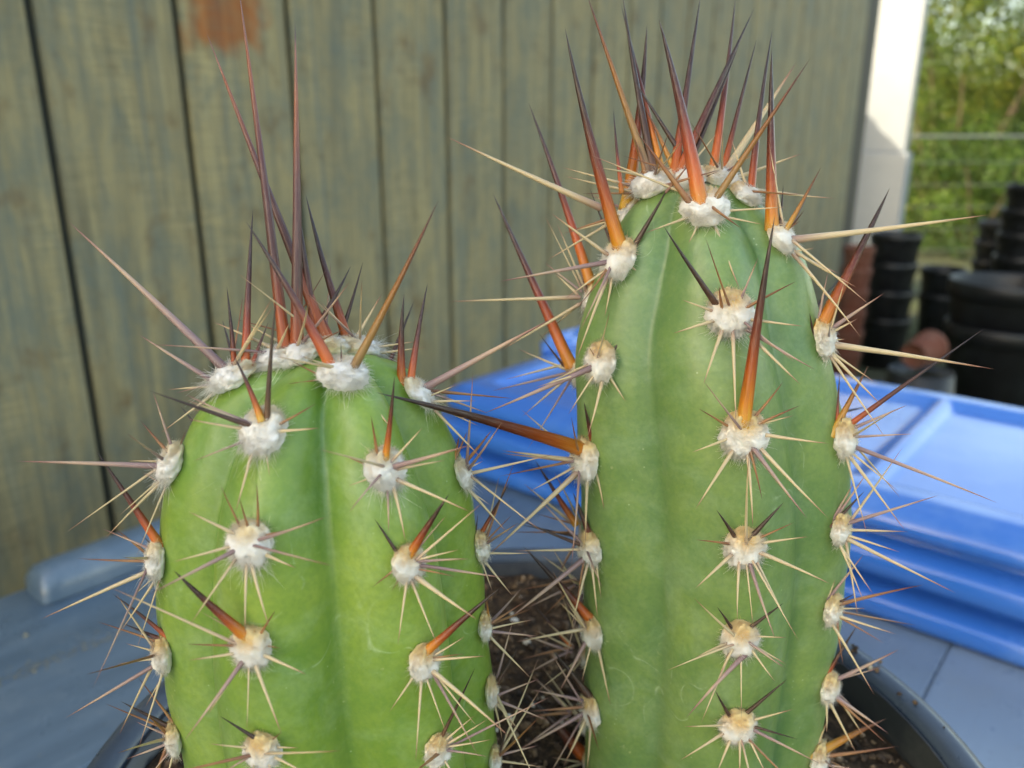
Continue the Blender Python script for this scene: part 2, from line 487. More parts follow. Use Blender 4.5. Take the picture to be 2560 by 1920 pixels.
# sand caught in the seam
sand_m = NT('sand'); sand_m.set(sand_m.ramp(sand_m.noise(sand_m.coord('Object'), 300, 3), [(.3, rgb(104, 100, 84)), (.7, rgb(158, 150, 126))]), .95)
def crumbs(pts, mat, name, seed=1):
    r_ = random.Random(seed)
    vs_, fs = [], []
    ico = [(0, 0, 1), (.89, 0, .45), (.28, .85, .45), (-.72, .53, .45), (-.72, -.53, .45), (.28, -.85, .45), (.72, .53, -.45), (-.28, .85, -.45), (-.89, 0, -.45), (-.28, -.85, -.45), (.72, -.53, -.45), (0, 0, -1)]
    fi = [(0, 1, 2), (0, 2, 3), (0, 3, 4), (0, 4, 5), (0, 5, 1), (1, 6, 2), (2, 6, 7), (2, 7, 3), (3, 7, 8), (3, 8, 4), (4, 8, 9), (4, 9, 5), (5, 9, 10), (5, 10, 1), (1, 10, 6), (6, 11, 7), (7, 11, 8), (8, 11, 9), (9, 11, 10), (10, 11, 6)]
    for p, s in pts:
        b0 = len(vs_)
        q = Matrix.Rotation(r_.uniform(0, 6.28), 3, Vector((r_.gauss(0, 1), r_.gauss(0, 1), r_.gauss(0, 1))).normalized())
        sc = Vector((s * r_.uniform(.6, 1.5), s * r_.uniform(.6, 1.2), s * r_.uniform(.5, 1)))
        for v in ico:
            w = Vector(v) * r_.uniform(.75, 1.2)
            w = q @ Vector((w.x * sc.x, w.y * sc.y, w.z * sc.z))
            vs_.append((p[0] + w.x, p[1] + w.y, p[2] + w.z))
        fs += [tuple(b0 + k for k in f) for f in fi]
    return mesh(name, vs_, fs, mat)
sp = []
for i in range(1500):
    b = rng.uniform(-.3, .45)
    a = PW + rng.gauss(0, .0035) + .0035 * math.sin(b * 40) - (abs(rng.gauss(0, .012)) if rng.random() < .2 else 0)
    p = TM @ Vector((a, b, TZ))
    s = rng.uniform(.0003, .0009)
    sp.append(((p.x, p.y, p.z + s * .3), s))
for i in range(420):
    p = TM @ Vector((rng.uniform(.03, .93), rng.uniform(-.4, .5), TZ))
    s = min(.0003 * math.exp(abs(rng.gauss(0, .8))), .0022)
    if math.hypot(p.x - .008, p.y - .218) > .12:
        sp.append(((p.x, p.y, p.z + s * .3), s))
tag(link('sand', crumbs(sp, sand_m.m, 'sand')), 'pale sand and grit along the seam and over the bench planks', 'sand', kind='stuff')

# ------------------------------------------------------------------ blue storage tote lying flat on the bench
blue = plastic('blue plastic', rgb(46, 116, 202), .22, .12, 12, .05, coat=.4, dust=rgb(124, 164, 212))
A0 = TM.inverted() @ Vector((-.12, .97, 0))
TL, TW = .80, .43                      # along the front, and back
TTM = TM @ Matrix.Translation((A0.x, A0.y, TZ))
tote, tote_m = empty('storage_tote', Vector((0, 0, 0)))
tote.matrix_basis = TTM; tote_m = TTM.copy()
tag(tote, 'flat blue plastic storage tote with panelled lid lying on the bench', 'tote')
def rrect(x0, x1, y0, y1, r, n=8):
    pts = []
    for cx, cy, a0 in ((x1 - r, y1 - r, 0), (x0 + r, y1 - r, 90), (x0 + r, y0 + r, 180), (x1 - r, y0 + r, 270)):
        for k in range(n + 1):
            a = R(a0 + 90 * k / n)
            pts.append((cx + r * math.cos(a), cy + r * math.sin(a)))
    return pts
def loft(name, prof, mat, rad=.05, close_top=False):
    vs_, fs = [], []
    n = None
    for off, z in prof:
        pts = rrect(off, TL - off, off, TW - off, max(rad - off * .5, .01))
        n = len(pts)
        vs_ += [(x, y, z) for x, y in pts]
    for j in range(len(prof) - 1):
        for i in range(n):
            k = (i + 1) % n
            fs.append((j * n + i, j * n + k, (j + 1) * n + k, (j + 1) * n + i))
    if close_top:
        fs.append(tuple(range((len(prof) - 1) * n, len(prof) * n)))
    return mesh(name, vs_, fs, mat, True)
body_prof = [(.02, .0005), (.004, .002), (0, .006), (0, .018), (.002, .021), (.03, .0225), (.036, .025), (.036, .040)]
link('body', loft('body', body_prof, blue), tote, TTM, tote_m)
lid_prof = [(.037, .0395), (.03, .040), (.006, .0405), (.003, .043), (.003, .058), (.006, .0615), (.030, .0635), (.034, .066), (.034, .0735), (.024, .0765), (.012, .080), (.011, .086), (.014, .092), (.022, .097), (.034, .100)]
lid = link('lid', loft('lid', lid_prof, blue), tote, TTM, tote_m)
def lid_top():
    nx, ny = 150, 90
    vs_, fs = [], []
    x0, x1, y0, y1 = .034, TL - .034, .034, TW - .034
    def sm(a, b, x):
        t = min(max((x - a) / (b - a), 0), 1)
        return t * t * (3 - 2 * t)
    panels = [(.03, .245), (.265, .48), (.50, .70)]
    for i in range(nx + 1):
        for j in range(ny + 1):
            x = x0 + (x1 - x0) * i / nx
            y = y0 + (y1 - y0) * j / ny
            z = .100
            lx, ly = x - x0, y - y0
            e = min(sm(0, .010, lx), sm(0, .010, (x1 - x0) - lx), sm(0, .010, ly), sm(0, .010, (y1 - y0) - ly))
            z += .003 * e
            for a, b in panels:
                k = min(sm(a, a + .012, lx), sm(b + .012, b, lx), sm(.03, .042, ly), sm((y1 - y0) - .03, (y1 - y0) - .042, ly))
                z -= .009 * k
            z += .0015 * noise.noise(Vector((x * 6, y * 6, 0)))
            if i in (0, nx) or j in (0, ny): z = .0995
            vs_.append((x, y, z))
    for i in range(nx):
        for j in range(ny):
            a = i * (ny + 1) + j
            fs.append((a, a + ny + 1, a + ny + 2, a + 1))
    return mesh('lid_panel', vs_, fs, blue, True)
link('lid_panel', lid_top(), lid, TTM, TTM)
hm = bmesh.new()
bmesh.ops.create_cube(hm, size=1)
for v in hm.verts: v.co = Vector((v.co.x * .028 + .012, v.co.y * .11 + .30, v.co.z * .045 + .098))
bmesh.ops.bevel(hm, geom=list(hm.edges), offset=.011, segments=4, affect='EDGES')
link('latch', bm_mesh('latch', hm, blue, True), tote, TTM, tote_m)

# ------------------------------------------------------------------ black nursery pot and soil
PC = Vector((0.008, 0.218, 0))
PR = 0.141
RIMZ = CAMZ - 0.200
blk = plastic('black pot plastic', rgb(30, 33, 38), .34, .3, 40, .1, dust=rgb(92, 90, 82))
rim_p = plastic('pot rim plastic', rgb(62, 74, 88), .30, .25, 60, .1, dust=rgb(104, 106, 104))  # rim of the black pot lightened to grey blue, sky reflection painted in
pot, pot_m = empty('flower_pot', Vector((PC.x, PC.y, TZ)))
tag(pot, 'round black plastic flower pot holding both cacti on the bench', 'flower pot')
ph = RIMZ - TZ
PM = Matrix.Translation((PC.x, PC.y, TZ))
prof = [(0.001, .004), (.098, .004), (.100, .001), (.104, .0008), (.107, .006), (.1385, ph - .03), (.1395, ph - .003), (.1385, ph - .0032), (.1365, ph - .03), (.103, .012), (0.001, .012)]
link('body', lathe_mesh('body', prof, blk, 72), pot, PM, pot_m)
rp = [(.1412, ph - .026), (.149, ph - .028), (.1515, ph - .024), (.1525, ph - .006), (.1505, ph - .001), (.147, ph), (.1425, ph - .001), (.1402, ph - .004), (.1398, ph - .02)]
link('rim', lathe_mesh('rim', rp, rim_p, 96), pot, PM, pot_m)

st = NT('potting soil')
sv = st.coord('Object')
sc_ = st.ramp(st.noise(sv, 160, 8, .8), [(0.3, rgb(34, 27, 21)), (0.5, rgb(78, 61, 46)), (0.65, rgb(122, 96, 70)), (0.8, rgb(164, 136, 102))])
st.bump(st.noise(sv, 260, 8, .8), 1.0, .004)
st.set(sc_, .95, Specular_IOR_Level=.2)
def soil_z(x, y):
    d = math.hypot(x, y)
    return RIMZ - .012 + .004 * (y / PR) - .004 * max(0, x / PR) + .004 * noise.noise(Vector((x * 45, y * 45, 0))) + .0025 * noise.noise(Vector((x * 150, y * 150, 3))) - .006 * max(0, d / PR - .8)
sn, sr = 120, 46
svs, sfs = [(0, 0, soil_z(0, 0))], []
for j in range(1, sr + 1):
    for i in range(sn):
        a = 2 * math.pi * i / sn
        r = .1372 * j / sr
        x, y = r * math.cos(a), r * math.sin(a)
        svs.append((x, y, soil_z(x, y)))
for i in range(sn):
    sfs.append((0, 1 + i, 1 + (i + 1) % sn))
for j in range(sr - 1):
    for i in range(sn):
        k = (i + 1) % sn
        sfs.append((1 + j * sn + i, 1 + (j + 1) * sn + i, 1 + (j + 1) * sn + k, 1 + j * sn + k))
soil = link('potting_soil', mesh('potting_soil', svs, sfs, st.m, True), None, Matrix.Translation((PC.x, PC.y, 0)))
tag(soil, 'dark crumbly potting soil inside the black pot', 'soil', kind='stuff')
cr = NT('soil crumbs')
cr.set(cr.ramp(cr.noise(cr.coord('Object'), 130, 3, .6), [(.34, rgb(34, 26, 20)), (.5, rgb(84, 64, 47)), (.63, rgb(130, 104, 76)), (.74, rgb(190, 174, 150))]), .95)
cp = []
for i in range(9000):
    a, r = rng.uniform(0, 6.283), .134 * math.sqrt(rng.random())
    x, y = r * math.cos(a), r * math.sin(a)
    s = min(.00042 * math.exp(abs(rng.gauss(0, .7))), .0026)
    cp.append(((PC.x + x, PC.y + y, soil_z(x, y) + s * .35), s))
for i in range(34):                                   # bits left on the rim
    a = R(rng.choice((30, 22, 40, 65, 140)) + rng.gauss(0, 5)); r = rng.uniform(.1405, .150)
    s = rng.uniform(.0004, .0015)
    cp.append(((PC.x + r * math.cos(a), PC.y + r * math.sin(a), RIMZ + s * .4), s))
tag(link('soil_crumbs', crumbs(cp, cr.m, 'soil_crumbs', 5)), 'small bark and grit crumbs scattered over the potting soil', 'soil crumbs', kind='stuff')
# perlite: pale larger grains
pm_ = simple('perlite', rgb(206, 198, 182), .9)
pp = []
for i in range(60):
    a, r = rng.uniform(0, 6.283), .130 * math.sqrt(rng.random())
    x, y = r * math.cos(a), r * math.sin(a)
    s = rng.uniform(.0006, .0017)
    pp.append(((PC.x + x, PC.y + y, soil_z(x, y) + s * .5), s))
tag(link('perlite', crumbs(pp, pm_, 'perlite', 9)), 'pale perlite grains scattered over the dark soil', 'perlite', kind='stuff')

# ------------------------------------------------------------------ cacti
def catmull(xs, ys, x):
    if x <= xs[0]: return ys[0]
    if x >= xs[-1]: return ys[-1]
    for i in range(len(xs) - 1):
        if xs[i] <= x <= xs[i + 1]:
            t = (x - xs[i]) / (xs[i + 1] - xs[i])
            def sl(k):
                if k <= 0: return (ys[1] - ys[0]) / (xs[1] - xs[0])
                if k >= len(xs) - 1: return (ys[-1] - ys[-2]) / (xs[-1] - xs[-2])
                return (ys[k + 1] - ys[k - 1]) / (xs[k + 1] - xs[k - 1])
            h = xs[i + 1] - xs[i]
            return ((2*t**3-3*t*t+1)*ys[i] + (t**3-2*t*t+t)*h*sl(i) + (-2*t**3+3*t*t)*ys[i+1] + (t**3-t*t)*h*sl(i+1))

class Stem:
    def __init__(self, rows, Y, crests, zb, depth):
        self.crests, self.depth = crests, depth
        zs, cx, cy, rr = [], [], [], []
        for dy, dcx, half in rows:
            p = at_Y(dcx * D2S, dy * D2S, Y)
            z = depth_of(p)
            zs.append(p.z); cx.append(p.x); cy.append(Y); rr.append(half * D2S / F * z)
        zs.append(zb); cx.append(cx[-1] + (cx[-1] - cx[-2]) / (zs[-2] - zs[-3]) * (zb - zs[-2])); cy.append(Y); rr.append(rr[-1] * .97)
        idx = sorted(range(len(zs)), key=lambda i: zs[i])
        self.zs = [zs[i] for i in idx]; self.cx = [cx[i] for i in idx]; self.cy = [cy[i] for i in idx]; self.rr = [rr[i] for i in idx]
        self.zt = self.zs[-1]; self.zb = zb; self.Y = Y
        self.zmid = self.zs[len(self.zs) // 2]
        m = self.axis((self.zt + zb) / 2)
        self.face = math.atan2(-m.y, -m.x)          # direction from the axis to the camera
    def axis(self, z):
        return Vector((catmull(self.zs, self.cx, z), catmull(self.zs, self.cy, z), z))
    def radius(self, z):
        if z > self.zs[-2]:                          # rounded cap
            t = (z - self.zs[-2]) / (self.zs[-1] - self.zs[-2])
            return self.rr[-2] * math.sqrt(max(1 - t * t, 0)) if self.rr[-1] < 1e-6 else catmull(self.zs, self.rr, z)
        return max(catmull(self.zs, self.rr, z), 1e-5)
    def crest_ang(self, k, z):
        a0, a1 = self.crests[k]
        return a0 + a1 * (self.zt - z) / .1
    def rib(self, phi, z):
        """0 on a crest, 1 in a valley"""
        n = len(self.crests)
        angs = sorted([self.crest_ang(k, z) % 360 for k in range(n)])
        phi %= 360
        for i in range(n):
            a = angs[i]; b = angs[(i + 1) % n]
            w = (b - a) % 360
            d = (phi - a) % 360
            if d <= w:
                s = d / w
                c_ = math.cos(math.pi * s)
                return 1 - math.sqrt(c_ * c_ + .006) / math.sqrt(1.006), s
        return 0, 0
    def point(self, phi, z):
        g, s = self.rib(phi, z)
        r = self.radius(z)
        k = self.depth * (1 + .45 * max(0, 1 - (self.zt - z) / .045))
        a = self.face + R(phi)
        ax = self.axis(z)
        bump = .007 * math.sin(z * 2 * math.pi / .030 + s) * (1 - g) ** 2
        rad = r * (1 - k * g + bump + .006 * noise.noise(Vector((math.cos(a) * 2, math.sin(a) * 2, z * 40))))
        # phi grows to the right in the picture
        return Vector((ax.x + rad * math.cos(a), ax.y + rad * math.sin(a), z)), g
    def build(self, mat):
        NP, NZ = 168, 110
        vs_, fs, val, hg = [], [], [], []
        for j in range(NZ):
            t = j / (NZ - 1)
            t = 1 - (1 - t) ** 1.6
            z = self.zb + (self.zt - self.zb) * t
            if j == NZ - 1: z = self.zt - 1e-5
            for i in range(NP):
                p, g = self.point(360 * i / NP, z)
                if j == NZ - 1:
                    ax = self.axis(z); p = ax + (p - ax) * .2
                vs_.append(p); val.append(g); hg.append(t)
        for j in range(NZ - 1):
            for i in range(NP):
                k = (i + 1) % NP
                fs.append((j * NP + i, j * NP + k, (j + 1) * NP + k, (j + 1) * NP + i))
        fs.append(tuple((NZ - 1) * NP + i for i in range(NP)))
        self.bvh = BVHTree.FromPolygons(vs_, fs)
        m = mesh('stem', [tuple(v) for v in vs_], fs, mat, True)
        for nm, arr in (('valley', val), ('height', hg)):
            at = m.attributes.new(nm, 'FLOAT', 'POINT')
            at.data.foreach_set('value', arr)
        return m
    def hit(self, px, py):
        d = ray(px, py).normalized()
        loc, nrm, _, _ = self.bvh.ray_cast(CAM, d)
        if loc is None:
            ax = self.axis(min(max(at_Y(px, py, self.Y).z, self.zb), self.zt))
            q = CAM + d * ((ax - CAM).dot(d))
            loc, nrm, _, _ = self.bvh.find_nearest(q)
        z = min(max(loc.z, self.zb), self.zt - .0005)
        e = .0012
        slope = (self.radius(min(z + e, self.zt - .0002)) - self.radius(z - e)) / (2 * e)
        rad = loc - self.axis(z); rad.z = 0
        if rad.length < 1e-5: rad = Vector((0, -1e-5, 0))
        n = rad.normalized() + Vector((0, 0, -max(min(slope, 1.2), -2.5)))
        return loc, n.normalized()

# wool cushions: local x = across, y = along the rib (up), z = outwards, radius about 1
def make_wool_mesh(seed, mat, n_f, hang):
    r_ = random.Random(seed)
    bm = bmesh.new()
    bmesh.ops.create_icosphere(bm, subdivisions=4, radius=1.0)
    vs_, fs, tan = [], [], []
    o_ = Vector((seed * 3.1, seed * 1.7, 0))
    for v in bm.verts:
        d = v.co.normalized()
        k = 1 + .16 * noise.noise(d * 1.7 + o_) + .15 * noise.noise(d * 4.2 + o_) + .05 * noise.noise(d * 9 + o_)
        p = d * k
        p.z *= .62 if p.z > 0 else .4
        # dimple where the spines leave, towards the top
        dd = (p - Vector((0, .35, .6))).length
        p.z -= .16 * math.exp(-(dd / .38) ** 2)
        if p.y < 0: p.y *= 1.06
        vs_.append(tuple(p))
        tan.append(min(max(.28 + .62 * p.y + .25 * math.exp(-(dd / .5) ** 2) - .1 * abs(p.x), 0), 1))
    bm.verts.ensure_lookup_table()
    fs = [tuple(v.index for v in f.verts) for f in bm.faces]
    bm.free()
    base = len(vs_)
    for i in range(n_f):
        d = Vector((r_.gauss(0, 1), r_.gauss(0, 1), abs(r_.gauss(0, .9)) - .1)).normalized()
        low = d.y < -.45
        p = Vector((d.x * .95, d.y * .97, d.z * .56))
        L = r_.uniform(.08, .22) * (1.0 + (hang * 1.6 * r_.random() ** 2 if low and d.z > -.05 and abs(d.x) < .75 else 0))
        dirv = (Vector((d.x, d.y, d.z * .8)) + Vector((r_.gauss(0, .55), r_.gauss(0, .55), r_.gauss(0, .4)))).normalized()
        curl = Vector((r_.gauss(0, .9), r_.gauss(0, .8) - (.5 if low else .1), r_.gauss(0, .6) - .3))
        side = dirv.cross(Vector((r_.gauss(0, 1), r_.gauss(0, 1), r_.gauss(0, 1)))).normalized()
        oth = dirv.cross(side).normalized()
        w = r_.uniform(.006, .013)
        b0 = len(vs_)
        for s in range(4):
            t = s / 3
            c0 = p + dirv * L * t + curl * L * t * t * .6
            ww = w * (1 - .75 * t)
            for q in range(3):
                a = q * 2.094
                vs_.append(tuple(c0 + side * math.cos(a) * ww + oth * math.sin(a) * ww))
                tan.append(min(max(.24 + .62 * p.y, 0), 1))
        for s in range(3):
            for q in range(3):
                k = (q + 1) % 3
                fs.append((b0 + s * 3 + q, b0 + s * 3 + k, b0 + s * 3 + 3 + k, b0 + s * 3 + 3 + q))
    m = mesh('areole', vs_, fs, mat, True)
    at = m.attributes.new('tan', 'FLOAT', 'POINT')
    at.data.foreach_set('value', tan)
    return m

wool_young = make_wool('young wool', rgb(252, 247, 238), rgb(244, 218, 164), .8)
wool_old = make_wool('old wool', rgb(248, 242, 230), rgb(236, 200, 140), 1.0)
WOOL = {'y': [make_wool_mesh(s, wool_young, 2400, 1.9) for s in (1, 2, 3, 4)],
        'o': [make_wool_mesh(s, wool_old, 2200, .8) for s in (11, 12, 13, 14)]}

# spine meshes: z 0..1 along, radius 1 at the base
SPM = {k: make_spine_mat(k) for k in SPINE_COL}
_spine_cache = {}
def spine_mesh(key, bend):
    if (key, bend) in _spine_cache: return _spine_cache[(key, bend)]
    n, rows = 9, 12
    vs_, fs, al = [], [], []
    for j in range(rows + 1):
        t = max(j - 1, 0) / (rows - 1) + (.012 if j == 1 else 0)
        rad = (1 - t) ** .80 * (1 + .10 * math.exp(-(t / .05) ** 2)) + .02 * (1 - t)
        if j == 0: rad *= .35
        bx = bend * t * t
        for i in range(n):
            a = 2 * math.pi * i / n
            wob = 1 + .06 * noise.noise(Vector((math.cos(a), math.sin(a), t * 5 + bend)))
            vs_.append((bx + rad * math.cos(a) * wob, rad * math.sin(a) * wob, t)); al.append(t)
    for j in range(rows):
        for i in range(n):
            k = (i + 1) % n
            fs.append((j * n + i, j * n + k, (j + 1) * n + k, (j + 1) * n + i))
    m = mesh('spine', vs_, fs, SPM[key], True)
    at = m.attributes.new('along', 'FLOAT', 'POINT')
    at.data.foreach_set('value', al)
    _spine_cache[(key, bend)] = m
    return m

def put_spine(parent, pm, p0, p1, key, rad):
    d = p1 - p0
    L = d.length
    q = d.to_track_quat('Z', 'Y').to_matrix().to_4x4()
    m = Matrix.Translation(p0) @ q @ Matrix.Rotation(rng.uniform(0, 6.28), 4, 'Z') @ Matrix.Diagonal((rad, rad, L, 1))
    return link('spine', spine_mesh(key, rng.choice((-1.6, -.7, 0, .7, 1.6))), parent, m, pm)

def add_areole(stem, cact, cm, q, x, y, size, mat, spines, sq=1.0, loc_n=None):
    """centre and spines in pixels of one quarter of the photograph (2212 wide)"""
    if loc_n is None:
        px, py = quad(q, x, y)
        loc, n = stem.hit(px, py)
    else:
        loc, n = loc_n
    z = depth_of(loc)
    s = size * QK / F * z * .475 if size > 1 else size
    up = Vector((0, 0, 1)) - n * n.z
    if up.length < .2: up = (stem.axis(loc.z) - loc) * 1.0; up = up - n * up.dot(n)
    if up.length < 1e-4: up = Vector((0, 1, 0)) - n * n.y
    up.normalize()
    side = up.cross(n).normalized()
    rot = Matrix((side, up, n)).transposed().to_4x4()
    k = rng.uniform(.94, 1.06)
    m = Matrix.Translation(loc + n * s * .18) @ rot @ Matrix.Diagonal((s * k * sq, s * 1.0, s * rng.uniform(.95, 1.15), 1))
    a = link('areole', rng.choice(WOOL[mat]), cact, m, cm)
    face = -n.dot(FWD)                       # 1 = faces the camera
    for sp_ in spines:
        bx, by, tx, ty, key, w = sp_[:6]
        kz = sp_[6] if len(sp_) > 6 else None
        b = quad(q, bx, by); t = quad(q, tx, ty)
        dz = z - max(face, 0) * s * .55
        p0 = at_depth(b[0], b[1], dz)
        L = math.hypot(t[0] - b[0], t[1] - b[1]) / F * z
        if kz is None:
            big = w > 30
            kz = -(.34 if big else .30) * max(face, 0) + rng.uniform(-.12, .16) * (1 - max(face, 0)) * 2
        p1 = at_depth(t[0], t[1], dz + kz * L)
        rad = w * QK / F * z * .5
        dr = (p1 - p0).normalized()
        if key in 'CMB': rad *= 1.08
        put_spine(a, m, p0 - dr * min(.0042 if w > 30 else .0026, s * .6), p1, key, rad)
    if spines:                               # the fine radials that fill the star
        for i in range(2 if face > .5 else 3):
            an = rng.uniform(0, 6.283)
            d = (n * rng.uniform(.25, .7) + side * math.cos(an) + up * math.sin(an)).normalized()
            p0 = loc + n * s * .45 + d * s * .3
            put_spine(a, m, p0, p0 + d * rng.uniform(.013, .031), rng.choice('CCMB'), rng.uniform(.00034, .0005))
    return a

def random_areole(stem, cact, cm, phi, zz, size, mat, nsp=8):
    p, g = stem.point(phi, zz)
    rad = p - stem.axis(zz); rad.z = 0
    e = .0012
    slope = (stem.radius(min(zz + e, stem.zt - .0002)) - stem.radius(zz - e)) / (2 * e)
    n = (rad.normalized() + Vector((0, 0, -max(min(slope, 1.2), -2.5)))).normalized()
    a = add_areole(stem, cact, cm, 1, 0, 0, size, mat, [], loc_n=(p, n))
    m = a.matrix_basis
    up = Vector((0, 0, 1)) - n * n.z; up.normalize()
    sd = up.cross(n).normalized()
    off = rng.uniform(0, 1)
    for i in range(nsp):
        an = 2 * math.pi * (i + off) / nsp + rng.gauss(0, .2)
        big = i == 0
        d = (n * rng.uniform(.35, .8) + sd * math.cos(an) + up * math.sin(an)).normalized()
        if big: d = (n + up * rng.uniform(.1, 1.0) + sd * rng.uniform(-.4, .4)).normalized()
        L = rng.uniform(.022, .04) if big else rng.uniform(.009, .024)
        put_spine(a, m, p + n * size * .3, p + n * size * .3 + d * L, rng.choice('AED') if big else rng.choice('CCCMB'), .0011 if big else rng.uniform(.0004, .0006))

# ---- shorter cactus
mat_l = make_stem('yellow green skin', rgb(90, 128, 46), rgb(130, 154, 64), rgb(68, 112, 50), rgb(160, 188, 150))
SL = Stem([(768, 704, 0), (782, 702, 118), (806, 696, 178), (840, 690, 222), (880, 688, 252), (920, 688, 272), (1000, 690, 304), (1100, 697, 326), (1250, 706, 338),
           (1400, 719, 337), (1500, 736, 331), (1659, 757, 321)], .190,
          [(-24, -3), (25, 9), (86, 2), (150, 0), (212, 0), (274, -2)], CAMZ - .214, .25)
cactL, cL = empty('cactus', SL.axis(SL.zb))
tag(cactL, 'shorter yellow green ribbed cactus with white woolly spine cushions', 'cactus', 'ribbed cacti in the black pot')
link('stem', SL.build(mat_l), cactL, Matrix.Identity(4), cL)

